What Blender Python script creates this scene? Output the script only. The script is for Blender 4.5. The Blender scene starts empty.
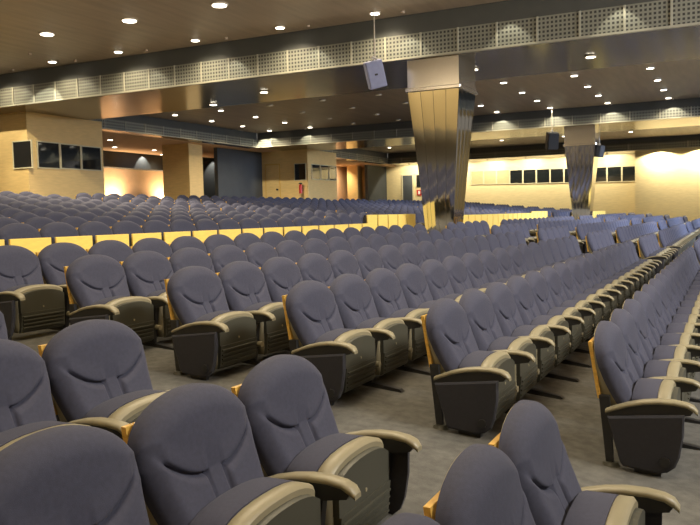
import bpy, math, random
from math import sin, cos, radians, sqrt, pi, exp
from mathutils import Vector, Matrix

# ---------------------------------------------------------------- camera, world, big lights
S = 1.18            # metres per layout unit
EYE = 1.27          # eye height in layout units
C = bpy.context.scene.collection
scn = bpy.context.scene
FPX = 774.4
YAW, PITCH, ROLL = radians(-63.548), radians(3.444), radians(1.309)
fw = Vector((-sin(YAW) * cos(PITCH), cos(YAW) * cos(PITCH), -sin(PITCH)))
r0 = Vector((cos(YAW), sin(YAW), 0))
d0 = fw.cross(r0)
rt = cos(ROLL) * r0 + sin(ROLL) * d0
dn = -sin(ROLL) * r0 + cos(ROLL) * d0
cam_d = bpy.data.cameras.new('camera')
cam = bpy.data.objects.new('camera', cam_d)
C.objects.link(cam)
cam_d.sensor_width = 36
cam_d.lens = FPX / 700 * 36
cam_d.clip_start = 0.05
cam_d.clip_end = 300
mw = Matrix.Identity(4)
for i in range(3):
    mw[i][0], mw[i][1], mw[i][2] = rt[i], -dn[i], -fw[i]
mw.translation = Vector((0, 0, EYE * S))
cam.matrix_world = mw
scn.camera = cam

w = bpy.data.worlds.new('world')
scn.world = w
w.use_nodes = True
bg = w.node_tree.nodes['Background']
bg.inputs['Color'].default_value = (1.0, 0.9, 0.76, 1)
bg.inputs['Strength'].default_value = 0.2

scn.view_settings.view_transform = 'Standard'
scn.view_settings.look = 'None'
scn.view_settings.gamma = 1
scn.view_settings.exposure = 0.1
scn.cycles.use_denoising = True
scn.cycles.max_bounces = 6
scn.cycles.use_light_tree = True
scn.cycles.sample_clamp_indirect = 4


def W(x, y, z):
    return Vector((x * S, y * S, (z + EYE) * S))


def area(name, loc, target, sx, sy, power, col):
    d = bpy.data.lights.new(name, 'AREA')
    d.shape = 'RECTANGLE'
    d.size, d.size_y = sx * S, sy * S
    d.energy = power
    d.color = col
    o = bpy.data.objects.new(name, d)
    C.objects.link(o)
    o.location = W(*loc)
    o.rotation_euler = (W(*target) - W(*loc)).to_track_quat('-Z', 'Y').to_euler()
    return o


WARM = (1.0, 0.83, 0.58)
COOL = (0.86, 0.9, 1.0)
# banks of stage front lights over the stage edge, and added area fills replacing the unseen near-bay downlights
area('stage_light', (5, -5, 4.0), (7, 2.5, -0.6), 5, 1.0, 480, (1.0, 0.95, 0.88)).data.spread = radians(110)
area('stage_light', (16, -6, 4.0), (18, 5, -0.4), 6, 1.0, 800, (0.95, 0.95, 1.0)).data.spread = radians(100)
area('stage_light', (28, -7, 4.0), (28, 5, -0.4), 6, 1.0, 800, (0.62, 0.74, 1.0)).data.spread = radians(66)
area('stage_light', (40, -7, 4.0), (38, 5, -0.4), 6, 1.0, 800, (0.62, 0.74, 1.0)).data.spread = radians(66)
area('ceiling_fill', (1.5, 1.5, 4.3), (1.5, 1.5, 0), 3, 2, 170, WARM)
area('ceiling_fill', (6.5, 3.0, 4.3), (6.5, 3.0, 0), 3, 2, 330, WARM)
area('ceiling_fill', (4.5, 9.0, 4.3), (5.5, 9.0, 0), 3, 2, 300, WARM)
for ux in (-2, 5, 12, 19):  # added out-of-view spots that only lift the ceiling brightness
    ud = bpy.data.lights.new('added_ceiling_uplight', 'SPOT')
    ud.energy, ud.color, ud.spot_size, ud.spot_blend, ud.shadow_soft_size = 2300, (1.0, 0.88, 0.72), radians(70), 0.6, 0.4
    uo = bpy.data.objects.new('added_ceiling_uplight', ud)
    C.objects.link(uo)
    uo.location = W(ux, -6.5, -0.4)
    uo.rotation_euler = Vector((0.0, 6.5, 5.2)).to_track_quat('-Z', 'Y').to_euler()
area('ceiling_fill', (-3, 5, 4.3), (-9, 5, 1), 3, 6, 500, WARM)  # added unseen fill for the west wall mirrored in the column


# ---------------------------------------------------------------- materials
def mat(name, col, rough=0.6, metal=0.0, noise=0.0, scale=20, stretch=(1, 1, 1), bump=0.0, bscale=None,
        emit=None, estr=0, sheen=0.0, spec=0.5, col2=None):
    m = bpy.data.materials.new(name)
    m.use_nodes = True
    n = m.node_tree.nodes
    l = m.node_tree.links
    p = n['Principled BSDF']
    p.inputs['Base Color'].default_value = (*col, 1)
    p.inputs['Roughness'].default_value = rough
    p.inputs['Metallic'].default_value = metal
    p.inputs['Specular IOR Level'].default_value = spec
    if sheen:
        p.inputs['Sheen Weight'].default_value = sheen
        p.inputs['Sheen Roughness'].default_value = 0.4
    if emit:
        p.inputs['Emission Color'].default_value = (*emit, 1)
        p.inputs['Emission Strength'].default_value = estr
    if noise or bump:
        tc = n.new('ShaderNodeTexCoord')
        mp = n.new('ShaderNodeMapping')
        mp.inputs['Scale'].default_value = stretch
        l.new(tc.outputs['Object'], mp.inputs['Vector'])
    if noise:
        t = n.new('ShaderNodeTexNoise')
        t.inputs['Scale'].default_value = scale
        t.inputs['Detail'].default_value = 4
        l.new(mp.outputs['Vector'], t.inputs['Vector'])
        r = n.new('ShaderNodeValToRGB')
        c2 = col2 or tuple(min(1, c * (1 + noise)) for c in col)
        c1 = tuple(c * (1 - noise) for c in col)
        r.color_ramp.elements[0].position = 0.3
        r.color_ramp.elements[1].position = 0.7
        r.color_ramp.elements[0].color = (*c1, 1)
        r.color_ramp.elements[1].color = (*c2, 1)
        l.new(t.outputs['Fac'], r.inputs['Fac'])
        l.new(r.outputs['Color'], p.inputs['Base Color'])
    if bump:
        t2 = n.new('ShaderNodeTexNoise')
        t2.inputs['Scale'].default_value = bscale or scale * 4
        t2.inputs['Detail'].default_value = 2
        l.new(mp.outputs['Vector'], t2.inputs['Vector'])
        b = n.new('ShaderNodeBump')
        b.inputs['Strength'].default_value = bump
        b.inputs['Distance'].default_value = 0.004
        l.new(t2.outputs['Fac'], b.inputs['Height'])
        l.new(b.outputs['Normal'], p.inputs['Normal'])
    return m


M = {}
M['fabric'] = mat('blue_grey_fabric', (0.044, 0.0465, 0.076), 0.85, noise=0.1, scale=60, bump=0.25, bscale=420, sheen=0.05)
M['panel_fabric'] = mat('charcoal_fabric', (0.026, 0.026, 0.033), 0.85, noise=0.1, scale=60, bump=0.2, bscale=420, sheen=0.1)
M['tan'] = mat('tan_plastic', (0.27, 0.238, 0.15), 0.45, noise=0.05, scale=8)
M['olive'] = mat('olive_plastic', (0.06, 0.059, 0.043), 0.5)
M['black'] = mat('black_metal', (0.016, 0.016, 0.017), 0.45)
M['wood'] = mat('golden_veneer', (0.66, 0.40, 0.085), 0.35, noise=0.14, scale=7, stretch=(1, 1, 9))
M['panelwood'] = mat('yellow_veneer', (0.95, 0.68, 0.16), 0.4, noise=0.06, scale=5, stretch=(2, 2, 8))
M['carpet'] = mat('grey_carpet', (0.105, 0.102, 0.09), 0.95, noise=0.25, scale=14, bump=0.5, bscale=160)
M['ceil'] = mat('brown_ceiling_boards', (0.42, 0.335, 0.25), 0.4, noise=0.12, scale=1.5, stretch=(0.35, 3, 1))
M['fascia'] = mat('dark_grey_fascia', (0.075, 0.08, 0.075), 0.45, noise=0.08, scale=1.5)
M['soffit'] = mat('satin_soffit_panel', (0.2, 0.185, 0.16), 0.16, metal=0.75, noise=0.2, scale=0.9, stretch=(0.5, 1, 1))
M['maple'] = mat('maple_panelling', (0.76, 0.61, 0.32), 0.45, noise=0.07, scale=2.5, stretch=(1, 1, 7))
M['amber'] = mat('amber_maple', (0.72, 0.5, 0.2), 0.45, noise=0.07, scale=2.5, stretch=(1, 1, 7))
M['peach'] = mat('peach_plaster', (0.72, 0.47, 0.27), 0.7, noise=0.05, scale=3)
M['darkwall'] = mat('dark_grey_panel', (0.05, 0.055, 0.055), 0.7, noise=0.08, scale=2)
M['chrome'] = mat('polished_steel', (0.72, 0.7, 0.66), 0.06, metal=1.0)
M['satin'] = mat('satin_steel', (0.5, 0.46, 0.4), 0.22, metal=0.9)
M['glass'] = mat('dark_glass', (0.012, 0.014, 0.014), 0.04, spec=0.8)
M['blind'] = mat('pale_blind', (0.5, 0.38, 0.18), 0.6, noise=0.1, scale=3, stretch=(1, 1, 6))
M['frame'] = mat('pale_frame', (0.6, 0.52, 0.32), 0.5)
M['lamp'] = mat('lit_lens', (1, 0.95, 0.85), 0.4, emit=(1.0, 0.9, 0.72), estr=9)
M['lampoff'] = mat('unlit_lens', (0.5, 0.42, 0.3), 0.3, emit=(1.0, 0.8, 0.5), estr=0.12)
M['ring'] = mat('lamp_ring', (0.45, 0.4, 0.32), 0.35)
M['speaker'] = mat('lilac_grey_speaker', (0.2, 0.215, 0.33), 0.5, noise=0.06, scale=10)
M['red'] = mat('red_enamel', (0.5, 0.03, 0.02), 0.4)
M['white'] = mat('white_enamel', (0.8, 0.78, 0.72), 0.5)


def grille_mat():
    """pale sheet metal punched with square holes"""
    m = bpy.data.materials.new('punched_grille')
    m.use_nodes = True
    n, l = m.node_tree.nodes, m.node_tree.links
    p = n['Principled BSDF']
    p.inputs['Roughness'].default_value = 0.45
    tc = n.new('ShaderNodeTexCoord')
    sp = n.new('ShaderNodeSeparateXYZ')
    l.new(tc.outputs['UV'], sp.inputs[0])

    def hole(sock):
        f = n.new('ShaderNodeMath'); f.operation = 'FRACT'
        l.new(sock, f.inputs[0])
        s = n.new('ShaderNodeMath'); s.operation = 'SUBTRACT'
        l.new(f.outputs[0], s.inputs[0]); s.inputs[1].default_value = 0.5
        a = n.new('ShaderNodeMath'); a.operation = 'ABSOLUTE'
        l.new(s.outputs[0], a.inputs[0])
        c = n.new('ShaderNodeMath'); c.operation = 'LESS_THAN'
        l.new(a.outputs[0], c.inputs[0]); c.inputs[1].default_value = 0.27
        return c.outputs[0]
    mul = n.new('ShaderNodeMath'); mul.operation = 'MULTIPLY'
    l.new(hole(sp.outputs[0]), mul.inputs[0])
    l.new(hole(sp.outputs[1]), mul.inputs[1])
    mx = n.new('ShaderNodeMix'); mx.data_type = 'RGBA'
    l.new(mul.outputs[0], mx.inputs[0])
    mx.inputs[6].default_value = (0.24, 0.245, 0.2, 1)
    mx.inputs[7].default_value = (0.035, 0.036, 0.032, 1)
    l.new(mx.outputs[2], p.inputs['Base Color'])
    return m


M['grille'] = grille_mat()
M['rail'] = mat('pale_grille_rail', (0.38, 0.37, 0.29), 0.45)


# ---------------------------------------------------------------- mesh helpers (layout units)
class MB:
    def __init__(s):
        s.v, s.f, s.mi, s.sm = [], [], [], []

    def add(s, vs, fs, mi=0, smooth=False):
        o = len(s.v)
        s.v += [tuple(v) for v in vs]
        for f in fs:
            s.f.append(tuple(i + o for i in f))
            s.mi.append(mi)
            s.sm.append(smooth)
        return s

    def box(s, x0, x1, y0, y1, z0, z1, mi=0, b=0.0):
        if b:
            ex = [(x0, x0 + b), (x1 - b, x1)]
            pts = []
            # chamfered box: three face sets
            xs, ys, zs = (x0, x1), (y0, y1), (z0, z1)
            idx = {}
            for i in (0, 1):
                for j in (0, 1):
                    for k in (0, 1):
                        sx, sy, sz = (b, -b)[i], (b, -b)[j], (b, -b)[k]
                        idx[i, j, k, 'x'] = len(pts); pts.append((xs[i], ys[j] + sy, zs[k] + sz))
                        idx[i, j, k, 'y'] = len(pts); pts.append((xs[i] + sx, ys[j], zs[k] + sz))
                        idx[i, j, k, 'z'] = len(pts); pts.append((xs[i] + sx, ys[j] + sy, zs[k]))
            F = []
            q = idx
            for i in (0, 1):
                a = [q[i, 0, 0, 'x'], q[i, 1, 0, 'x'], q[i, 1, 1, 'x'], q[i, 0, 1, 'x']]
                F.append(a if i else a[::-1])
                a = [q[0, i, 0, 'y'], q[0, i, 1, 'y'], q[1, i, 1, 'y'], q[1, i, 0, 'y']]
                F.append(a if i else a[::-1])
                a = [q[0, 0, i, 'z'], q[1, 0, i, 'z'], q[1, 1, i, 'z'], q[0, 1, i, 'z']]
                F.append(a if i else a[::-1])
            for i in (0, 1):
                for j in (0, 1):
                    a = [q[i, j, 0, 'x'], q[i, j, 1, 'x'], q[i, j, 1, 'y'], q[i, j, 0, 'y']]
                    F.append(a if (i + j) % 2 else a[::-1])
                    a = [q[i, 0, j, 'x'], q[i, 1, j, 'x'], q[i, 1, j, 'z'], q[i, 0, j, 'z']]
                    F.append(a[::-1] if (i + j) % 2 else a)
                    a = [q[0, i, j, 'y'], q[1, i, j, 'y'], q[1, i, j, 'z'], q[0, i, j, 'z']]
                    F.append(a if (i + j) % 2 else a[::-1])
            for i in (0, 1):
                for j in (0, 1):
                    for k in (0, 1):
                        a = [q[i, j, k, 'x'], q[i, j, k, 'y'], q[i, j, k, 'z']]
                        F.append(a if (i + j + k) % 2 else a[::-1])
            return s.add(pts, F, mi)
        v = [(x0, y0, z0), (x1, y0, z0), (x1, y1, z0), (x0, y1, z0), (x0, y0, z1), (x1, y0, z1), (x1, y1, z1), (x0, y1, z1)]
        f = [(3, 2, 1, 0), (4, 5, 6, 7), (0, 1, 5, 4), (1, 2, 6, 5), (2, 3, 7, 6), (3, 0, 4, 7)]
        return s.add(v, f, mi)

    def prism(s, prof, x0, x1, mi=0, smooth=False):
        """(y, z) outline extruded along x"""
        n = len(prof)
        v = [(x0, y, z) for y, z in prof] + [(x1, y, z) for y, z in prof]
        f = [tuple(range(n)), tuple(range(2 * n - 1, n - 1, -1))]
        s.add(v, f, mi)
        s.add(v, [(i, i + n, (i + 1) % n + n, (i + 1) % n) for i in range(n)], mi, smooth)
        return s

    def loft(s, rings, mi=0, smooth=True, cap=True):
        n = len(rings[0])
        v = [p for r in rings for p in r]
        f = []
        for a in range(len(rings) - 1):
            for i in range(n):
                j = (i + 1) % n
                f.append((a * n + i, a * n + j, (a + 1) * n + j, (a + 1) * n + i))
        s.add(v, f, mi, smooth)
        if cap:
            s.add(rings[0], [tuple(range(n - 1, -1, -1))], mi)
            s.add(rings[-1], [tuple(range(n))], mi)
        return s

    def cyl(s, a, b, r, n=12, mi=0, r2=None):
        a, b = Vector(a), Vector(b)
        d = (b - a).normalized()
        u = d.orthogonal().normalized()
        t = d.cross(u)
        rr = [r, r if r2 is None else r2]
        rings = [[tuple(p + (u * cos(2 * pi * i / n) + t * sin(2 * pi * i / n)) * q) for i in range(n)] for p, q in zip((a, b), rr)]
        return s.loft(rings, mi)

    def mesh(s, name, mats):
        me = bpy.data.meshes.new(name)
        me.from_pydata([(x * S, y * S, z * S) for x, y, z in s.v], [], s.f)
        for m in (mats if isinstance(mats, (list, tuple)) else [mats]):
            me.materials.append(m)
        me.polygons.foreach_set('material_index', s.mi)
        me.polygons.foreach_set('use_smooth', s.sm)
        me.update()
        import bmesh
        bm = bmesh.new()
        bm.from_mesh(me)
        bmesh.ops.recalc_face_normals(bm, faces=bm.faces)
        bm.to_mesh(me)
        bm.free()
        return me


def link(name, me, parent=None, loc=None):
    o = bpy.data.objects.new(name, me)
    C.objects.link(o)
    if parent is not None:
        o.parent = parent
    if loc is not None:
        o.location = loc
    return o


def build(name, mb, mats, parent=None, label=None, kind=None):
    """a mesh in world layout coordinates (z relative to the eye) under an optional root"""
    base = Vector(parent.location) if parent is not None else Vector((0, 0, 0))
    me = mb.mesh(name, mats)
    me.transform(Matrix.Translation(Vector((0, 0, EYE * S)) - base))
    o = link(name, me, parent)
    if label:
        o['label'] = label
    if kind:
        o['kind'] = kind
    return o


def root(name, label, cat, loc, group=None, rz=0):
    o = bpy.data.objects.new(name, None)
    o.empty_display_size = 0.1
    C.objects.link(o)
    o.location = W(*loc)
    o.rotation_euler.z = rz
    o['label'] = label
    o['category'] = cat
    if group:
        o['group'] = group
    return o


ORD = 'zeroth first second third fourth fifth sixth seventh eighth ninth tenth eleventh twelfth thirteenth fourteenth fifteenth sixteenth seventeenth'.split()

# ---------------------------------------------------------------- layout of the seating
X0, AISLE, Y1, D, P_ = 4.2186, 1.7739, 0.5807, 0.8932, 0.55
CH = 0.69           # seat back height above the carpet


def ztop(k):        # head height of main row k (0 = front)
    return -0.5889 + 0.0996 * k - 0.0032 * k * k


YU = 6.861


def ztop_u(m):
    return 0.003 + 0.072 * m + 0.0012 * m * m


def floor_z(y):
    yy = y + 0.16
    if yy <= Y1 + 5 * D:
        k = (yy - Y1) / D
        if k < 0:
            return ztop(0) - CH + 0.0996 * k * 0.6
        return ztop(k) - CH
    ye, ze = Y1 + 5 * D, ztop(5) - CH
    if yy <= YU:
        return ze + (yy - ye) / (YU - ye) * (ztop_u(0) - CH - ze)
    m = min((yy - YU) / D, 10)
    return ztop_u(m) - CH


# ---------------------------------------------------------------- structure
mb = MB()
ys = [-8 + 0.5 * i for i in range(17)] + [0.1 + 0.3 * i for i in range(54)] + [17, 20, 24, 30, 36]
ys = sorted(set(round(y, 3) for y in ys))
xs = [-9, 0, 10, 20, 30, 40, 52]
vs = [(x, y, floor_z(y)) for y in ys for x in xs]
nx = len(xs)
mb.add(vs, [(a * nx + i, a * nx + i + 1, (a + 1) * nx + i + 1, (a + 1) * nx + i) for a in range(len(ys) - 1) for i in range(nx - 1)])
build('floor', mb, M['carpet'], kind='structure')

Z1C, ZB, Z2C = 4.4, 3.45, 4.15
B1, B1E, B2, B2E, B3, B3E = 16.2, 19.8, 32.3, 35.8, 48.3, 51.0
YBK = 21.0          # back line of the hall
YF = -4.0
mb = MB()
mb.box(-9.0, B1, YF, 34, Z1C, Z1C + 0.15)
build('ceiling', mb, M['ceil'], kind='structure')
mb = MB()
mb.box(B1E, B2, YF, YBK, Z2C, Z2C + 0.15)
build('ceiling', mb, M['ceil'], kind='structure')
mb = MB()
mb.box(B2E, B3, YF, YBK, Z2C, Z2C + 0.15)
build('ceiling', mb, M['ceil'], kind='structure')
mb = MB()
mb.box(B1, B3E, YBK + 0.6, 28.3, 3.42, 3.55)
build('ceiling', mb, M['peach'], kind='structure')


def grille_uv(me, axis, wp, hp):
    uv = me.uv_layers.new(name='UVMap')
    for lp in me.loops:
        co = me.vertices[lp.vertex_index].co
        uv.data[lp.index].uv = (co[axis] / S / wp, co[2] / S / hp)


def beam(name, kind_label, axis, a0, a1, f0, f1, ztopc, zb, pitch=0.85, hole=0.085):
    """beam running along y (axis 1, front face x=f0, rear face x=f1) or along x (axis 0, front face y=f0)"""
    r = root(name, kind_label, 'beam', (f0 if axis else a0, a0 if axis else f0, zb))
    zg = zb + (ztopc - zb) * 0.56

    def bx(m, p0, p1, q0, q1, z0, z1):
        if axis:
            m.box(p0, p1, q0, q1, z0, z1)
        else:
            m.box(q0, q1, p0, p1, z0, z1)
    m = MB(); bx(m, f0 + 0.02, f1, a0, a1, zb + 0.03, ztopc + 0.1)
    build('fascia', m, M['fascia'], r)
    m = MB(); bx(m, f0 + 0.05, f1, a0, a1, zb - 0.012, zb + 0.028)
    build('soffit', m, M['soffit'], r)
    m = MB(); bx(m, f0, f0 + 0.018, a0, a1, zb + 0.03, zg)
    g = build('grille', m, M['grille'], r)
    grille_uv(g.data, 1 if axis else 0, hole, hole * 1.02)
    # dividers and the pale bottom rail of the grille
    m = MB()
    n = int((a1 - a0) / pitch)
    for i in range(n + 1):
        q = a0 + i * pitch
        bx(m, f0 - 0.02, f0, q - 0.022, q + 0.022, zb + 0.03, zg)
    build('grille_divider', m, M['rail'], r)['kind'] = 'stuff'
    m = MB(); bx(m, f0 - 0.03, f0 + 0.05, a0, a1, zb - 0.012, zb + 0.03)
    build('bottom_rail', m, M['rail'], r)
    return r


beam('ceiling_beam', 'large dark ceiling beam with lit punched grille crossing above the near column', 1, YF, YBK + 12, B1, B1E, Z1C, ZB)
beam('ceiling_beam', 'dark ceiling beam with punched grille resting on the smaller far column', 1, YF, YBK, B2, B2E, Z2C, ZB, pitch=1.1, hole=0.11)
beam('ceiling_beam', 'dark beam with faint grille directly over the long maple wall', 1, YF, YBK, B3, B3E, Z2C, ZB, pitch=1.6, hole=0.14)
beam('ceiling_beam', 'back beam with grille over the glowing peach foyer opening', 0, B1E, B2, YBK, YBK + 0.6, Z2C, ZB, pitch=1.1, hole=0.11)
beam('ceiling_beam', 'back beam with grille above the dark partition beside the far booth', 0, B2E, B3, YBK, YBK + 0.6, Z2C, ZB, pitch=1.1, hole=0.11)

# end walls of the hall
mb = MB()
mb.box(51.0, 51.3, 5.3, 34, -1.4, 3.6)
build('wall_east', mb, M['maple'], kind='structure')
mb = MB()
mb.box(48.7, 51.3, -6, 5.3, -2.2, 3.44)
build('wall_east', mb, M['maple'], kind='structure')
mb = MB()
mb.box(-9.3, -9.0, -8, 34, -2.5, 5)
build('wall_west', mb, M['maple'], kind='structure')
mb = MB()
mb.box(-9.0, 52, 28.0, 28.3, -0.5, 3.6)
build('wall_north', mb, M['peach'], kind='structure')
mb = MB()
mb.box(B1E, 36, 27.3, 28.0, 2.65, 3.42)
build('trim_1', mb, M['darkwall'], kind='structure')
mb = MB()
mb.box(31.6, 37.0, 24.6, 24.8, -0.4, 3.2)
build('wall_inner', mb, M['darkwall'], kind='structure')
mb = MB()
mb.box(30.7, 34.6, 22.25, 22.45, -0.4, 3.45)
build('wall_inner', mb, M['darkwall'], kind='structure')
mb = MB()
mb.box(47.8, 51, 22.3, 22.5, -0.4, 3.45)
build('wall_inner', mb, M['darkwall'], kind='structure')
mb = MB()
mb.box(43.5, 51.0, 24.6, 24.8, -0.4, 3.45)
build('wall_inner', mb, M['peach'], kind='structure')

# strip windows in the far maple wall
for i in range(12):
    y1 = 16.0 - i * 0.885
    y0 = y1 - 0.79
    zt, zbm = 2.79 - 0.012 * i, 1.96 - 0.018 * i
    r = root('window_%d' % (i + 1), '', '', (51.0, (y0 + y1) / 2, zbm))
    del r['label'], r['category']
    r['kind'] = 'structure'
    m = MB()
    t = 0.05
    m.box(50.94, 51.0, y0 - t, y1 + t, zt, zt + t).box(50.94, 51.0, y0 - t, y1 + t, zbm - t, zbm)
    m.box(50.94, 51.0, y0 - t, y0, zbm, zt).box(50.94, 51.0, y1, y1 + t, zbm, zt)
    build('window_frame', m, M['frame'], r)
    m = MB(); m.box(50.97, 51.0, y0, y1, zbm, zt)
    build('window_pane', m, M['blind'] if i < 3 else M['glass'], r)
# doorway and dark window at the back end of that wall
r = root('door_1', '', '', (51, 20.66, -0.2)); del r['label'], r['category']; r['kind'] = 'structure'
m = MB(); m.box(50.93, 51.0, 20.3, 21.03, -0.2, 2.75)
build('door_leaf', m, M['darkwall'], r)
m = MB(); m.box(50.9, 51.0, 20.22, 20.3, -0.2, 2.83).box(50.9, 51.0, 21.03, 21.11, -0.2, 2.83).box(50.9, 51, 20.3, 21.03, 2.75, 2.83)
build('door_frame', m, M['frame'], r)
r = root('window_13', '', '', (51, 19.9, 1.9)); del r['label'], r['category']; r['kind'] = 'structure'
m = MB(); m.box(50.95, 51.0, 19.3, 20.0, 1.9, 2.75)
build('window_pane', m, M['glass'], r)
m = MB(); m.box(50.93, 51.0, 19.22, 19.3, 1.84, 2.81).box(50.93, 51.0, 20.0, 20.08, 1.84, 2.81)
build('window_frame', m, M['frame'], r)
r = root('wall_sign', 'small red and white panel on the maple wall below the dark square window', 'sign', (50.95, 19.75, 1.45))
m = MB(); m.box(50.94, 51.0, 19.62, 20.0, 1.32, 1.72)
build('sign_panel', m, M['red'], r)
m = MB(); m.box(50.93, 50.94, 19.74, 19.88, 1.4, 1.64)
build('sign_mark', m, M['white'], r)

# panelled pillars standing in the back openings
for (x0, x1, y0, y1, lb) in ((28.2, 29.2, 22.0, 23.5, 'square maple pillar standing in the glowing foyer opening'),
                             (47.7, 48.4, 23.0, 23.8, 'slim maple pillar in the back opening past the far booth')):
    r = root('square_pillar', lb, 'pillar', ((x0 + x1) / 2, y0, -0.1))
    m = MB(); m.box(x0, x1, y0, y1, -0.2, 3.44)
    build('cladding', m, M['amber'], r)
    m = MB(); m.box(x0 - 0.02, x1 + 0.02, y0 - 0.02, y1 + 0.02, -0.2, 0.05)
    build('plinth', m, M['darkwall'], r)


# ---------------------------------------------------------------- control booths
def booth(x0, x1, y0, y1, zt, label, wins, swins, glass, doors=()):
    zb = floor_z(y0) - 0.05
    r = root('control_booth', label, 'booth', ((x0 + x1) / 2, y0, zb))
    m = MB()
    m.box(x0, x1, y0, y1, zb, zt)
    build('booth_wall', m, M['amber'], r)
    t = 0.035
    for (a, b, c, d) in wins:       # on the front face
        m = MB(); m.box(a, b, y0 - 0.02, y0, c, d)
        o = build('window', m, glass, r)
        m = MB()
        m.box(a - t, b + t, y0 - 0.04, y0, d, d + t).box(a - t, b + t, y0 - 0.04, y0, c - t, c)
        m.box(a - t, a, y0 - 0.04, y0, c, d).box(b, b + t, y0 - 0.04, y0, c, d)
        f = build('window_frame', m, M['frame'], r)
    for (a, b, c, d) in swins:      # on the side face
        m = MB(); m.box(x0 - 0.02, x0, a, b, c, d)
        build('window', m, M['glass'], r)
        m = MB()
        m.box(x0 - 0.04, x0, a - t, b + t, d, d + t).box(x0 - 0.04, x0, a - t, b + t, c - t, c)
        m.box(x0 - 0.04, x0, a - t, a, c, d).box(x0 - 0.04, x0, b, b + t, c, d)
        build('window_frame', m, M['frame'], r)
    for (a, b, d) in doors:
        m = MB(); m.box(x0 - 0.03, x0, a, b, zb, d)
        dr = build('door', m, M['amber'], r)
        m = MB(); m.box(x0 - 0.012, x0 + 0.0, a - 0.06, b + 0.06, zb, d + 0.06)
        build('door_frame', m, M['wood'], r)
        m = MB(); m.cyl((x0 - 0.03, a + 0.1, 1.45), (x0 - 0.12, a + 0.1, 1.45), 0.05)
        h = link('door_handle', m.mesh('door_handle', M['black']))
        h.data.transform(Matrix.Translation(Vector((0, 0, EYE * S)) - r.location))
        h.parent = dr
    return r


booth(17.2, 20.4, 19.6, 22.5, 3.44, 'maple control booth with three dark windows under the large beam',
      [(17.57, 18.42, 1.75, 2.54), (18.5, 19.32, 1.77, 2.53), (19.4, 20.25, 1.77, 2.52)],
      [(19.42, 20.2, 1.73, 2.53)], M['glass'])
booth(34.6, 37.8, 19.5, 22.6, 3.44, 'distant maple control booth with a door beside the dark partition',
      [(35.0, 35.85, 1.95, 2.68), (35.95, 36.8, 1.95, 2.68), (36.9, 37.7, 1.95, 2.68)],
      [(19.62, 20.25, 1.9, 2.71)], M['glass'], [(21.2, 22.0, 2.73)])
r = root('fire_extinguisher', 'red fire extinguisher hung on the distant booth below its side window', 'fire extinguisher', (34.44, 19.85, 1.25))
m = MB(); m.cyl((34.44, 19.85, 1.2), (34.44, 19.85, 1.6), 0.09)
m.cyl((34.44, 19.85, 1.6), (34.44, 19.85, 1.68), 0.09, r2=0.03)
build('cylinder_body', m, M['red'], r)
m = MB(); m.box(34.40, 34.48, 19.77, 19.93, 1.68, 1.74)
build('valve', m, M['black'], r)
m = MB(); m.box(34.53, 34.59, 19.8, 19.9, 1.3, 1.6)
build('wall_bracket', m, M['black'], r)


# ---------------------------------------------------------------- mirrored columns
def column(cx, cy, label, zcol, ztopb):
    zb = floor_z(cy) - 0.02
    r = root('mirrored_column', label, 'column', (cx, cy, zb))
    hb, ht = 0.33, 0.6
    z0, z1 = zb + 0.38, zcol
    m = MB(); m.box(cx - hb * 1.02, cx + hb * 1.02, cy - hb * 1.02, cy + hb * 1.02, zb, z0, b=0.01)
    build('plinth', m, M['satin'], r)
    NS, K, H = 4, 6, 22

    def half(t):
        return hb + (ht - hb) * (0.86 * t + 0.14 * t * t)
    for face in range(4):
        ca, sa = cos(face * pi / 2), sin(face * pi / 2)
        for s in range(NS):
            vs, fs = [], []
            for j in range(H + 1):
                t = j / H
                h = half(t)
                z = z0 + (z1 - z0) * t
                for i in range(K + 1):
                    u = i / K
                    a = -1 + 2 * (s + 0.015 + 0.97 * u) / NS
                    bul = 0.0022 * h * 4 * u * (1 - u)
                    lx, ly = a * h, -(h + bul)
                    vs.append((cx + ca * lx - sa * ly, cy + sa * lx + ca * ly, z))
            for j in range(H):
                for i in range(K):
                    b = j * (K + 1) + i
                    fs.append((b, b + 1, b + K + 2, b + K + 1))
            m = MB(); m.add(vs, fs, 0, True)
            me_o = build('cladding_panel', m, M['chrome'], r)
    m = MB(); core0, core1 = hb * 0.985, ht * 0.985
    rings = []
    for j in range(9):
        t = j / 8
        h = half(t) - 0.006
        z = z0 + (z1 - z0) * t
        rings.append([(cx - h, cy - h, z), (cx + h, cy - h, z), (cx + h, cy + h, z), (cx - h, cy + h, z)])
    m.loft(rings, 0, False)
    build('core', m, M['fascia'], r)
    m = MB(); m.box(cx - ht - 0.05, cx + ht + 0.05, cy - ht - 0.05, cy + ht + 0.05, zcol, zcol + 0.09, b=0.015)
    build('collar', m, M['satin'], r)
    m = MB(); m.box(cx - ht, cx + ht, cy - ht, cy + ht, zcol + 0.09, ztopb)
    build('head_box', m, M['satin'], r)
    return r


column(16.92, 5.98, 'tapered mirror-clad column under the large beam amid the seats', 2.72, ZB - 0.012)
column(33.05, 5.65, 'smaller far tapered mirror-clad column before the windowed maple wall', 2.62, ZB - 0.012)


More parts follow.
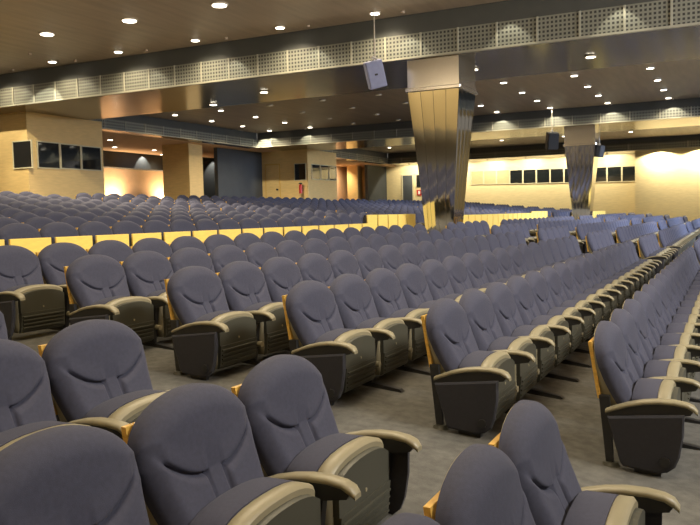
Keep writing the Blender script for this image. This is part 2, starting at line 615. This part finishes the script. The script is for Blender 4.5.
# ---------------------------------------------------------------- loudspeakers
def speaker(loc, rot, size, label, mtl, rod):
    r = root('hanging_loudspeaker', label, 'loudspeaker', loc)
    a, b, c = size
    R = Matrix.Rotation(rot[2], 4, 'Z') @ Matrix.Rotation(rot[0], 4, 'X') @ Matrix.Rotation(rot[1], 4, 'Y')
    m = MB(); m.box(-a, a, -b, b, -c, c, b=0.015)
    cab = link('cabinet', m.mesh('cabinet', mtl), r)
    cab.matrix_local = R
    m = MB(); m.box(-a * 0.86, a * 0.86, -b - 0.012, -b, -c * 0.9, c * 0.9)
    g = link('front_grille', m.mesh('front_grille', mtl), cab)
    m = MB(); m.box(-a * 0.18, a * 0.16, -b - 0.02, -b - 0.012, -0.02, 0.02)
    g = link('name_plate', m.mesh('name_plate', M['black']), cab)
    m = MB()
    m.cyl((0, 0, c * 0.6), (0, 0, rod), 0.016, 8)
    m.box(-a * 0.9, a * 0.9, -0.03, 0.03, c + 0.04, c + 0.07)
    m.cyl((-a * 0.85, 0, c + 0.05), (-a * 0.85, 0, c * 0.5), 0.012, 6).cyl((a * 0.85, 0, c + 0.05), (a * 0.85, 0, c * 0.5), 0.012, 6)
    link('hanger', m.mesh('hanger', M['ring']), r)
    return r


speaker((15.5, 7.0, 3.05), (radians(12), radians(-14), radians(-55)), (0.19, 0.14, 0.29),
        'lilac-grey loudspeaker tilted on a rod below the large beam', M['speaker'], 1.35)
speaker((32.0, 6.65, 2.85), (radians(15), 0, radians(-60)), (0.22, 0.18, 0.34),
        'black loudspeaker hung beside the top of the smaller far column', M['black'], 1.3)
speaker((33.0, 4.95, 2.4), (radians(10), 0, radians(-30)), (0.15, 0.12, 0.24),
        'small black loudspeaker low beside the smaller far column', M['black'], 1.75)


# ---------------------------------------------------------------- ceiling lamps
def spot(loc, power, size=150, blend=0.9, rad=0.06, col=WARM, target=None, name='lamp_light'):
    d = bpy.data.lights.new(name, 'SPOT')
    d.energy = power
    d.color = col
    d.spot_size = radians(size)
    d.spot_blend = blend
    d.shadow_soft_size = rad
    o = bpy.data.objects.new(name, d)
    C.objects.link(o)
    o.location = W(*loc)
    if target:
        o.rotation_euler = (W(*target) - W(*loc)).to_track_quat('-Z', 'Y').to_euler()
    return o


m = MB()
m.cyl((0, 0, 0), (0, 0, -0.03), 0.125, 20)
ring_me = m.mesh('lamp_ring', M['ring'])
m = MB()
m.cyl((0, 0, -0.028), (0, 0, -0.04), 0.098, 20)
lens_me = m.mesh('lamp_lens', M['lamp'])
lens_off = lens_me.copy()
lens_off.materials[0] = M['lampoff']


def downlight(x, y, z, label, power, lit=True, group=None, size=150):
    r = root('ceiling_downlight', label, 'lamp', (x, y, z), group)
    a = link('lamp_ring', ring_me, r)
    b = link('lamp_lens', lens_me if lit else lens_off, r)
    if power > 1000:
        a.scale = b.scale = (1.5, 1.5, 1)  # lens and ring enlarged to stand in for glare
    if lit and power:
        spot((x, y, z - 0.09), power, size)


bright = [(13.3, 14.35), (13.35, 11.9), (13.35, 9.5)]
for i, (x, y) in enumerate(bright):
    downlight(x, y, Z1C, 'brilliant round downlight, %s of the three dazzling ones from the beam booth' % ORD[i + 1], 1300, group='dazzling ceiling lamps', size=165)
for i, y in enumerate((19.05, 16.7, 14.34, 11.87, 9.44, 7.03)):
    downlight(15.62, y, Z1C, 'small round downlight beside the large beam, %s counting from the booth' % ORD[i + 1], 190, group='lamps along the large beam')
for i, y in enumerate((14.0, 11.5, 7.1, 5.6, 2.9)):
    downlight(18.1 if y < 12 else 19.2, y, ZB - 0.012, 'downlight set in the shiny underside of the large beam, %s from the booth' % ORD[i + 1], 40, group='lamps in the beam underside')
n = 0
for j, y in enumerate((2.25, 4.43, 6.63, 8.8, 11.0, 13.2, 15.4, 17.6, 19.8)):
    for i, x in enumerate((24.6, 27.0, 29.3, 31.55)):
        lit = not (10 < y < 16)
        if x > 31:
            lb = 'small round downlight close against the second beam, %s in its line' % ORD[j + 1]
        else:
            lb = '%s middle-bay downlight in the %s line, %s from the big beam' % ('lit' if lit else 'dim', ORD[j + 1], ORD[i + 1])
        downlight(x, y, Z2C, lb, 230 if lit else 0, lit, 'downlights of the middle ceiling bay')
for j, y in enumerate((1.5, 5.0, 8.5, 12, 15.5, 19)):
    for i, x in enumerate((39.0, 44.0)):
        downlight(x, y, Z2C, 'tiny downlight in the farthest ceiling bay, %s line, %s from the second beam' % (ORD[j + 1], ORD[i + 1]), 120, True, 'downlights of the farthest bay')
for i, (x, y) in enumerate(((24.8, 23.4), (27.3, 25.5), (29.65, 25.2), (31.9, 26.6))):
    downlight(x, y, 3.42, 'small downlight in the foyer ceiling, %s from the beam booth' % ORD[i + 1], 90, True, 'foyer ceiling lamps')

# wall-wash lamps tucked in front of the grilles: they throw the bright scallops
can_me = MB().cyl((0, 0, 0.0), (0, 0, -0.05), 0.045, 12).mesh('lamp_can', M['ceil'])


def wash(x, y, z, tx, ty, tz, power, label, size=78, group=None):
    r = root('wall_washer', label, 'lamp', (x, y, z), group)
    link('lamp_can', can_me, r)
    spot((x, y, z - 0.07), power, size, 0.25, 0.03, (1.0, 0.92, 0.72), (tx, ty, tz))


for i, y in enumerate((18.49, 16.07, 13.6, 11.11, 8.82, 6.47, 4.21, 2.02)):
    wash(B1 - 0.36, y, Z1C, B1 - 0.30, y, 3.2, 60 if y < 12 else 35, 'little brown wash lamp above the large grille, %s from the booth' % ORD[i + 1], 76, 'wash lamps above the large grille')
wash(14.5, 20.2, Z1C, 17.2, 20.4, 1.6, 650, 'added brown lamp can brightening the side wall of the beam booth', 50, None)  # this lamp and the next are added to brighten the booth walls
wash(14.6, 16.4, Z1C, 18.6, 19.6, 1.2, 700, 'added brown lamp can brightening the window front of the beam booth', 36, None)
wash(31.3, 20.4, Z2C, 34.6, 21.0, 1.6, 500, 'added brown lamp can brightening the door side of the distant booth', 48, None)  # lamp added to brighten the far booth's side
for i, y in enumerate((20.14, 18.13, 8.78, 6.6, 4.37, 2.14)):
    wash(B2 - 0.3, y, Z2C, B2 - 0.26, y, 2.8, 60, 'little wash lamp above the second grille, %s from the distant booth' % ORD[i + 1], 110, 'wash lamps above the second grille')
# lights washing the far maple wall and the foyer
for i, y in enumerate((3.9, 1.7, -0.5)):
    wash(48.22, y, 3.43, 48.6, y, 0.3, 850, 'wall washer over the plain maple wall, %s from its corner' % ORD[i + 1], 155, 'washers over the plain maple wall')
for i, y in enumerate((7, 9.5, 12, 14.5, 17, 20)):
    wash(49.6, y, 3.43, 51.0, y, 0.8, 390, 'wall washer over the windowed maple wall, %s from its corner' % ORD[i + 1], 150, 'washers over the windowed maple wall')
for i, x in enumerate((29.7, 33.4)):
    r = root('floor_uplight', 'glaring uplight against the peach foyer wall, %s from the beam booth' % ORD[i + 1], 'lamp', (x, 27.6, floor_z(27)))
    m = MB(); m.cyl((0, 0, 0), (0, 0, 0.55), 0.12, 14)
    link('lamp_can', m.mesh('lamp_can', M['black']), r)
    m = MB(); m.cyl((0, 0, 0.55), (0, 0, 0.57), 0.1, 14)
    link('lamp_lens', m.mesh('lamp_lens', M['lamp']), r)
    spot((x, 27.5, floor_z(27) + 0.75), 700, 150, 1, 0.1, (1.0, 0.72, 0.42), (x, 28.0, 2.0))
spot((33.6, 24.1, 3.3), 160, 90, 0.3, 0.03, (1, 0.95, 0.85), (33.6, 24.6, 1.5))
spot((46.8, 23.4, 3.3), 500, 150, 1, 0.05, WARM, (46.8, 24.6, 1.5))
spot((31.2, 26.95, 3.38), 120, 90, 0.3, 0.03, (1, 0.95, 0.85), (31.2, 27.3, 2.8))
for x in (-6.5,):  # added spots, out of view, brightening the west wall for its reflection
    for y in (1, 6, 11, 16):
        spot((x, y, 4.25), 800, 150, 1, 0.1, WARM, (-9.0, y, 1.2))


# ---------------------------------------------------------------- the seat, part by part (origin on the carpet under the head)
HW = 0.27


def hw(h):
    if h > 0.5:
        return HW
    return HW - 0.045 * min(1, (0.5 - h) / 0.22)


HB = 0.27


def htop(s):
    return 0.535 + 0.158 * (max(0, 1 - abs(s) ** 2.05)) ** 0.5


def yfront(h):
    return -0.025 - 0.14 * (max(0.0, 0.69 - h) / 0.42) ** 1.9


def yrear(h):
    return 0.064 + (h - 0.67) * 0.16


def smooth01(t):
    t = max(0.0, min(1.0, t))
    return t * t * (3 - 2 * t)


def cushion(nx, nh, mi=0, out=None, detail=True):
    mb = out or MB()
    vs, fs = [], []
    TH = 0.076
    for i in range(nx + 1):
        s = sin((i / nx * 2 - 1) * pi / 2)
        ht = htop(s)
        for j in range(nh + 1):
            t = j / nh
            t = 1 - (1 - t) ** 1.25
            h = HB + (ht - HB) * t
            x = s * hw(h)
            dv = (ht - h)
            dh = hw(h) - abs(x)
            R = 0.07
            q = min(dv, dh) if dh < 0.1 or dv < 0.1 else 0.1
            # round distance near the corner of both
            e = max(0, 1 - q / R)
            y = yfront(h) + TH * 0.72 * (1 - sqrt(max(0, 1 - e * e)))
            if detail:
                ax = abs(x)
                y -= 0.018 * max(0, 1 - (x / 0.24) ** 2 - ((h - 0.585) / 0.13) ** 2)
                hs = 0.443 + 0.07 * (abs(ax - 0.035) / 0.17) ** 2      # the smile seam
                if ax > 0.038:
                    d = h - hs
                    fade = smooth01((0.222 - ax) / 0.03)
                    y += 0.018 * exp(-(d / 0.0055) ** 2) * fade
                    y -= 0.006 * smooth01(d / 0.012) * smooth01(1 - (d - 0.01) / 0.08) * fade
                    y -= 0.010 * smooth01(-d / 0.03) * smooth01((hw(h) - ax) / 0.06) * smooth01((ax - 0.04) / 0.02)
                if h < 0.452:
                    y += 0.021 * exp(-((ax - 0.042) / 0.0055) ** 2) * smooth01((0.455 - h) / 0.01)
                # side bolsters
                y -= 0.006 * smooth01((ax - 0.12) / 0.1) * smooth01((0.5 - h) / 0.1) * smooth01((hw(h) - ax) / 0.05)
            vs.append((x, y, h))
    n1 = nh + 1
    for i in range(nx):
        for j in range(nh):
            a = i * n1 + j
            fs.append((a, a + n1, a + n1 + 1, a + 1))
    mb.add(vs, fs, mi, True)
    # rim back to the shell
    edge = [i * n1 + nh for i in range(nx + 1)]
    left = [j for j in range(nh)]
    right = [nx * n1 + j for j in range(nh)][::-1]
    loop = left + edge + right
    ring0 = [vs[k] for k in loop]
    ring1 = [(p[0], yfront(p[2]) + TH, p[2]) for p in ring0]
    n = len(loop)
    mb.add(ring0 + ring1, [(k, k + 1, n + k + 1, n + k) for k in range(n - 1)], mi, True)
    mb.add(ring1, [tuple(range(n))], mi)
    return mb


def shell(n, mi=0, out=None):
    """tan moulded rim behind the cushion"""
    mb = out or MB()
    pts = [(-hw(HB) * 0.97, HB)] + [(-hw(h) * 0.985, h) for h in (0.34, 0.42, 0.5)]
    for i in range(n + 1):
        s = sin((i / n * 2 - 1) * pi / 2)
        pts.append((s * HW * 0.985, htop(s) - 0.006))
    pts += [(hw(h) * 0.985, h) for h in (0.5, 0.42, 0.34)] + [(hw(HB) * 0.97, HB)]
    r1 = [(x, yfront(h) + 0.07, h) for x, h in pts]
    r2 = [(x * 0.99, yfront(h) + 0.07 + max(0.004, yrear(h) - yfront(h) - 0.07) * 0.6, h) for x, h in pts]
    r3 = [(x * 0.93, max(yrear(h) - 0.001, yfront(h) + 0.08), HB + (h - HB) * 0.965) for x, h in pts]
    return mb.loft([r1, r2, r3], mi, True)


def wood_back(mi=0, out=None):
    mb = out or MB()
    x = 0.246
    p = [(-x, 0.34), (x, 0.34), (x, 0.622), (-x, 0.622)]

    def yb(h):
        return yrear(h)
    r1 = [(a, yb(h), h) for a, h in p]
    r2 = [(a, yb(h) + 0.018, h) for a, h in p]
    return mb.loft([r1, r2], mi, False)


def seat_profile(x, k=1.0):
    """height of the folded seat's crowned top edge"""
    return 0.332 + 0.058 * (max(0, 1 - abs(x / 0.232) ** 2.4)) ** 0.6


def seat_slab(y0, y1, z0, n, mi, out, round_front=0.0, inset=0.0):
    hwid = 0.228 - inset
    xs_ = [sin((i / n * 2 - 1) * pi / 2) * hwid for i in range(n + 1)]
    top = [(x, seat_profile(x) - inset) for x in xs_]
    pts = [(-hwid * 0.93, z0)] + [(-hwid, z0 + 0.06)] + top + [(hwid, z0 + 0.06)] + [(hwid * 0.93, z0)]

    def sh(p, d):
        cx, cz = 0, (z0 + 0.34) / 2
        return (p[0] * (1 - d / 0.23), cz + (p[1] - cz) * (1 - d / 0.17))
    rings = []
    for y, d in ((y0, 0.004), (y0 + (y1 - y0) * 0.12, 0), (y0 + (y1 - y0) * 0.8, 0.0), (y1, round_front)):
        rings.append([(a, y, b) for a, b in (sh(p, d) for p in pts)])
    out.loft(rings, mi, True)
    return out


def seat_cushion(mi=0, out=None, n=12):
    mb = out or MB()
    return seat_slab(-0.13, -0.246, 0.05, n, mi, mb)


def seat_rim(mi=0, out=None, n=12):
    mb = out or MB()
    return seat_slab(-0.247, -0.305, 0.05, n, mi, mb, 0.012)


def seat_under(mi=0, out=None, ribs=True):
    """dark underside that faces the front when the seat is folded: a boxed upper half and a ribbed lower half"""
    mb = out or MB()
    n = 10
    hwid = 0.212
    xs_ = [(i / n * 2 - 1) * hwid for i in range(n + 1)]
    up = [(-hwid, 0.2)] + [(x, seat_profile(x * 1.05) - 0.032) for x in xs_] + [(hwid, 0.2)]
    mb.loft([[(a, -0.30, b) for a, b in up], [(a * 0.99, -0.328, b - 0.004) for a, b in up]], mi, False)
    mb.prism([(-0.3, 0.045), (-0.3, 0.197), (-0.335, 0.197), (-0.322, 0.06)], -0.208, 0.208, mi)
    if ribs:
        for k in range(4):
            z = 0.075 + k * 0.028
            y = -0.322 - (z - 0.06) * 0.09
            mb.prism([(y + 0.01, z), (y - 0.010, z + 0.004), (y - 0.010, z + 0.012), (y + 0.01, z + 0.016)], -0.195, 0.195, mi)
    return mb


ARM = [(-0.015, 0.300), (-0.06, 0.318), (-0.12, 0.340), (-0.19, 0.357), (-0.26, 0.366), (-0.33, 0.366), (-0.385, 0.358), (-0.415, 0.345), (-0.432, 0.322)]


def arm_pad(x, mi=0, out=None):
    mb = out or MB()
    rings = []
    for i, (y, z) in enumerate(ARM):
        t = 0.02 if i < len(ARM) - 2 else (0.024, 0.018)[i - len(ARM) + 2]
        wd = 0.026 + 0.004 * min(1, i / 3)
        if i == len(ARM) - 1:
            wd *= 0.75
        rings.append([(x - wd, y, z - t), (x - wd, y, z - t * 0.3), (x - wd * 0.62, y, z), (x + wd * 0.62, y, z), (x + wd, y, z - t * 0.3), (x + wd, y, z - t)])
    return mb.loft(rings, mi, True)


def arm_body(x, mi=0, out=None):
    mb = out or MB()
    lo = [(-0.05, 0.262), (-0.395, 0.3)]
    prof = [(y, z - 0.02) for y, z in ARM[:-1]] + [(-0.40, 0.302), (-0.3, 0.285), (-0.04, 0.262)]
    return mb.prism(prof, x - 0.022, x + 0.022, mi)


def standard(x, mi=0, out=None):
    mb = out or MB()
    return mb.prism([(-0.15, 0.0), (-0.27, -0.01), (-0.31, 0.285), (-0.13, 0.275)], x - 0.017, x + 0.017, mi)


def foot(x, mi=0, out=None):
    mb = out or MB()
    pr = [(-0.06, 0.012), (-0.06, 0.032), (-0.28, 0.018), (-0.47, -0.012), (-0.49, -0.028), (-0.47, -0.034), (-0.06, 0.0)]
    return mb.prism(pr, x - 0.022, x + 0.022, mi)


def pivot(x, mi=0, out=None):
    mb = out or MB()
    return mb.cyl((x, -0.29, 0.135), (x, -0.33, 0.135), 0.02, 8, mi)


def side_panel(x, sgn, mi=0, out=None):
    mb = out or MB()
    pr = [(-0.025, 0.268), (-0.375, 0.306), (-0.372, 0.2), (-0.355, 0.1), (-0.335, 0.05), (-0.3, 0.022), (-0.25, 0.012), (-0.1, 0.03), (-0.085, 0.05)]
    a, b = x + sgn * 0.018, x + sgn * 0.045
    r1 = [(a, y, z) for y, z in pr]
    r2 = [(b - sgn * 0.008, y, z) for y, z in pr]
    cy, cz = -0.22, 0.16
    r3 = [(b, cy + (y - cy) * 0.95, cz + (z - cz) * 0.93) for y, z in pr]
    return mb.loft([r1, r2, r3], mi, False)


def lock_cap(x, sgn, mi=0, out=None):
    mb = out or MB()
    a = x + sgn * 0.044
    mb.cyl((a, -0.29, 0.075), (a + sgn * 0.012, -0.29, 0.075), 0.024, 12, mi)
    return mb


def rear_post(x, mi=0, out=None):
    mb = out or MB()
    return mb.prism([(-0.05, 0.015), (-0.015, 0.015), (0.02, 0.36), (-0.03, 0.36)], x - 0.014, x + 0.014, mi)


def post_foot(x, mi=0, out=None):
    mb = out or MB()
    return mb.cyl((x - 0.005, -0.035, 0.0), (x - 0.005, -0.035, 0.03), 0.055, 14, mi, 0.035)


HX = 0.275
ME = dict(
    back_cushion=cushion(96, 110).mesh('back_cushion', M['fabric']),
    back_cushion_lo=cushion(16, 16, detail=False).mesh('back_cushion', M['fabric']),
    back_cushion_md=cushion(56, 60).mesh('back_cushion', M['fabric']),
    back_shell=shell(18).mesh('back_shell', M['tan']),
    wood_back=wood_back().mesh('wood_back', M['wood']),
    seat_cushion=seat_cushion().mesh('seat_cushion', M['fabric']),
    seat_rim=seat_rim().mesh('seat_rim', M['tan']),
    seat_underside=seat_under().mesh('seat_underside', M['olive']),
)
m = MB()
m.cyl((0, -0.326, 0.228), (0, -0.331, 0.228), 0.008, 8)
ME['stud'] = m.mesh('stud', M['tan'])
for sg, nm in ((-1, 'm'), (1, 'p')):
    x = sg * HX
    ME['armrest' + nm] = arm_pad(x).mesh('armrest', M['tan'])
    ME['arm_body' + nm] = arm_body(x).mesh('arm_body', M['black'])
    ME['standard' + nm] = standard(x).mesh('standard', M['black'])
    ME['foot' + nm] = foot(x).mesh('foot', M['black'])
    ME['pivot_cap' + nm] = pivot(x).mesh('pivot_cap', M['tan'])
    ME['side_panel' + nm] = side_panel(x, sg).mesh('side_panel', M['panel_fabric'])
    ME['lock_cap' + nm] = lock_cap(x, sg).mesh('lock_cap', M['black'])
    ME['rear_post' + nm] = rear_post(x * 0.92).mesh('rear_post', M['black'])
    ME['post_foot' + nm] = post_foot(x * 0.92).mesh('post_foot', M['olive'])


def side_parts(t, nm, end, lod):
    """armrest with its stand on one side (nm: m or p)"""
    arm = link('armrest', ME['armrest' + nm], t)
    link('arm_body', ME['arm_body' + nm], arm)
    st = link('standard', ME['standard' + nm], t)
    if lod < 2:
        if not end:
            link('foot', ME['foot' + nm], st)
            link('pivot_cap', ME['pivot_cap' + nm], st)
    if end:
        p = link('side_panel', ME['side_panel' + nm], t)
        if lod < 2:
            link('lock_cap', ME['lock_cap' + nm], p)
            rp = link('rear_post', ME['rear_post' + nm], t)
            link('post_foot', ME['post_foot' + nm], rp)


def make_proto(lod, ends):
    t = bpy.data.objects.new('auditorium_seat', None)
    C.objects.link(t)
    b = link('back_cushion', ME[('back_cushion', 'back_cushion_md', 'back_cushion_lo')[lod]], t)
    link('back_shell', ME['back_shell'], t)
    link('wood_back', ME['wood_back'], t)
    link('seat_cushion', ME['seat_cushion'], t)
    rim = link('seat_rim', ME['seat_rim'], t)
    u = link('seat_underside', ME['seat_underside'], t)
    if lod < 2:
        link('stud', ME['stud'], u)
    side_parts(t, 'm', 'm' in ends, lod)
    if 'p' in ends:
        side_parts(t, 'p', True, lod)
    return t


def copy_tree(o, parent=None):
    c = o.copy()
    C.objects.link(c)
    if parent is not None:
        c.parent = parent
    for ch in list(o.children):
        copy_tree(ch, c)
    return c


def merged(lo, ends):
    """one-mesh seat for the distance"""
    mb = MB()
    if lo:
        cushion(8, 7, 0, mb, False)
    else:
        cushion(12, 12, 0, mb, False)
        shell(8, 1, mb)
    wood_back(2, mb)
    seat_slab(-0.125, -0.235, 0.05, 6, 0, mb)
    seat_slab(-0.236, -0.30, 0.05, 6, 1, mb, 0.012)
    mb.box(-0.2, 0.2, -0.325, -0.30, 0.05, 0.33, 3)
    for sg in (-1, 1):
        if sg < 0 or 'p' in ends:
            x = sg * HX
            if lo:
                mb.prism([ARM[0], ARM[2], ARM[4], ARM[6], ARM[8], (-0.4, 0.3), (-0.03, 0.27)], x - 0.026, x + 0.026, 1)
            else:
                arm_pad(x, 1, mb)
                arm_body(x, 4, mb)
            standard(x, 4, mb)
            if ('m' in ends and sg < 0) or ('p' in ends and sg > 0):
                side_panel(x, sg, 5, mb)
    return mb


MM = [M['fabric'], M['tan'], M['wood'], M['olive'], M['black'], M['panel_fabric']]


# ---------------------------------------------------------------- seat list
def proj(x, y, z):
    p = Vector((x, y, z))
    d = p.dot(fw)
    if d < 0.15:
        return None
    return 350 + FPX * p.dot(rt) / d, 262.5 + FPX * p.dot(dn) / d, d


def visible(x, y, zt):
    for dx in (-0.27, 0, 0.27):
        for dy, dz in ((0, 0), (0, -0.15), (-0.4, -0.33), (-0.3, -0.6)):
            q = proj(x + dx, y + dy, zt + dz)
            if q and -2 < q[0] < 702 and -2 < q[1] < 527:
                return True
    return False


blocks = {}
x = X0
blocks['R'] = [X0 + P_ * i for i in range(17)]
last = blocks['R'][-1]
for nm, n in (('S', 5), ('T', 17), ('W', 5), ('X', 17), ('Y', 5)):
    blocks[nm] = [last + AISLE + P_ * i for i in range(n)]
    last = blocks[nm][-1]
blocks['L'] = [X0 - AISLE - P_ * i for i in range(6)][::-1]

seats = []
for k in range(6):
    for nm in blocks:
        ox, oy, oz = ((0.05, 0.01, -0.043), (0.035, 0.045, -0.036), (0.0, 0.06, -0.02))[min(k, 2)] if nm == 'L' else (0, 0, 0)
        for i, x in enumerate(blocks[nm]):
            seats.append((nm, 'main', k, i, x + ox, Y1 + k * D + oy, ztop(k) + oz))
for k in range(10):
    for nm in blocks:
        if nm == 'L' or (k == 0 and nm in 'SWY'):
            continue
        for i, x in enumerate(blocks[nm]):
            seats.append((nm, 'up', k, i, x, YU + k * D, ztop_u(k)))
seats = [s for s in seats if visible(*s[4:7])]
seats.sort(key=lambda s: proj(s[4], s[5] - 0.1, s[6] - 0.1)[2] if proj(s[4], s[5] - 0.1, s[6] - 0.1) else 0)
near, far = seats[:298], seats[298:]


def seat_label(nm, part, k, i):
    n = len(blocks[nm])
    row = ORD[k + 1]
    if part == 'main':
        if nm == 'L':
            j = n - i
            if j == 1:
                return 'slate-grey aisle seat ending the %s row of the short corner block' % row
            return 'slate-grey tip-up seat, %s in from the aisle, %s row of the short corner block' % (ORD[j], row)
        if nm == 'R':
            if i == 0:
                return 'slate-grey aisle seat with charcoal side panel starting the %s long row' % row
            return 'slate-grey tip-up seat, %s in from the carpet aisle along the %s long row' % (ORD[i + 1], row)
        if nm == 'S':
            return 'bluish seat, %s of five, continuing the %s long row past its end gap' % (ORD[i + 1], row)
        return 'bluish seat, %s in the %s row of the far block past the small five-seat rows' % (ORD[i + 1], row)
    if nm == 'R':
        return 'blue tip-up seat, %s from the column end, %s row behind the low yellow panels' % (ORD[n - i], row)
    if nm == 'S':
        return 'blue seat, %s of five, %s row behind the tall yellow panels' % (ORD[i + 1], ORD[k])
    return 'blue seat, %s along the %s raised row past the mirrored column' % (ORD[i + 1], row)


def seat_group(nm, part, k):
    if part == 'main':
        return {'L': 'seats of the short corner block', 'R': 'seats of the long rows facing the aisle', 'S': 'seats of the five-seat rows'}.get(nm, 'seats of the far block')
    return {'R': 'seats behind the low yellow panels', 'S': 'seats behind the tall yellow panels'}.get(nm, 'raised seats past the column')


protos = {}
merged_me = {}
for (nm, part, k, i, x, y, zt) in near:
    q = proj(x, y - 0.1, zt - 0.1)
    d = q[2] if q else 0.5
    ends = ''
    if nm != 'L' and i == 0:
        ends += 'm'
    if i == len(blocks[nm]) - 1:
        ends += 'p'
    lod = 0 if d < 6.5 else (1 if d < 9.5 else (2 if d < 13 else 3))
    loc = W(x, y, zt - CH)
    if lod == 3:
        if ends not in merged_me:
            merged_me[ends] = merged(False, ends).mesh('auditorium_seat', MM)
        o = link('auditorium_seat', merged_me[ends], None, loc)
    else:
        key = (lod, ends)
        if key not in protos:
            protos[key] = make_proto(lod, ends)
            o = protos[key]
        else:
            o = copy_tree(protos[key])
        o.location = loc
    o['label'] = seat_label(nm, part, k, i)
    o['category'] = 'seat'
    o['group'] = seat_group(nm, part, k)

# everything farther away: one object
mb = MB()
low = {e: merged(True, e) for e in ('', 'm', 'p')}
for (nm, part, k, i, x, y, zt) in far:
    e = 'm' if i == 0 else ('p' if i == len(blocks[nm]) - 1 else '')
    src = low[e]
    o = len(mb.v)
    mb.v += [(a + x, b + y, c + zt - CH) for a, b, c in src.v]
    mb.f += [tuple(q + o for q in f) for f in src.f]
    mb.mi += src.mi
    mb.sm += src.sm
o = build('distant_seating', mb, MM)
o['kind'] = 'stuff'
o['label'] = 'mass of blue seats filling the farthest rows before the maple wall'
o['category'] = 'seating'


# ---------------------------------------------------------------- yellow panels in front of the raised rows
def barrier(xs_, label, ztp, y, n0):
    r = root('panel_barrier', label, 'barrier', ((xs_[0] + xs_[-1]) / 2, y, floor_z(y)))
    zf = floor_z(y)
    for x in xs_:
        m = MB()
        m.box(x - 0.245, x + 0.245, y - 0.012, y + 0.012, zf + 0.08, ztp, b=0.004)
        build('panel', m, M['panelwood'], r)
    m = MB()
    for x in [xs_[0] - 0.275] + [x + 0.275 for x in xs_]:
        m.box(x - 0.018, x + 0.018, y + 0.014, y + 0.05, zf - 0.02, ztp - 0.01)
    m.box(xs_[0] - 0.29, xs_[-1] + 0.29, y + 0.05, y + 0.075, zf + 0.1, ztp - 0.05)
    build('support_frame', m, M['black'], r)
    return r


yb = 6.08
barrier(blocks['R'], 'long run of low yellow panels before the raised rows', -0.145, yb, 0)
barrier(blocks['S'], 'five tall yellow panels standing beside the mirrored column', 0.012, 6.82, 0)
barrier(blocks['T'], 'low yellow panels running on past the mirrored column', -0.04, yb, 0)
barrier(blocks['W'], 'five tall yellow panels farther off past the mirrored column', 0.012, 6.82, 0)
barrier(blocks['X'], 'farthest run of low yellow panels toward the maple wall', -0.04, yb, 0)
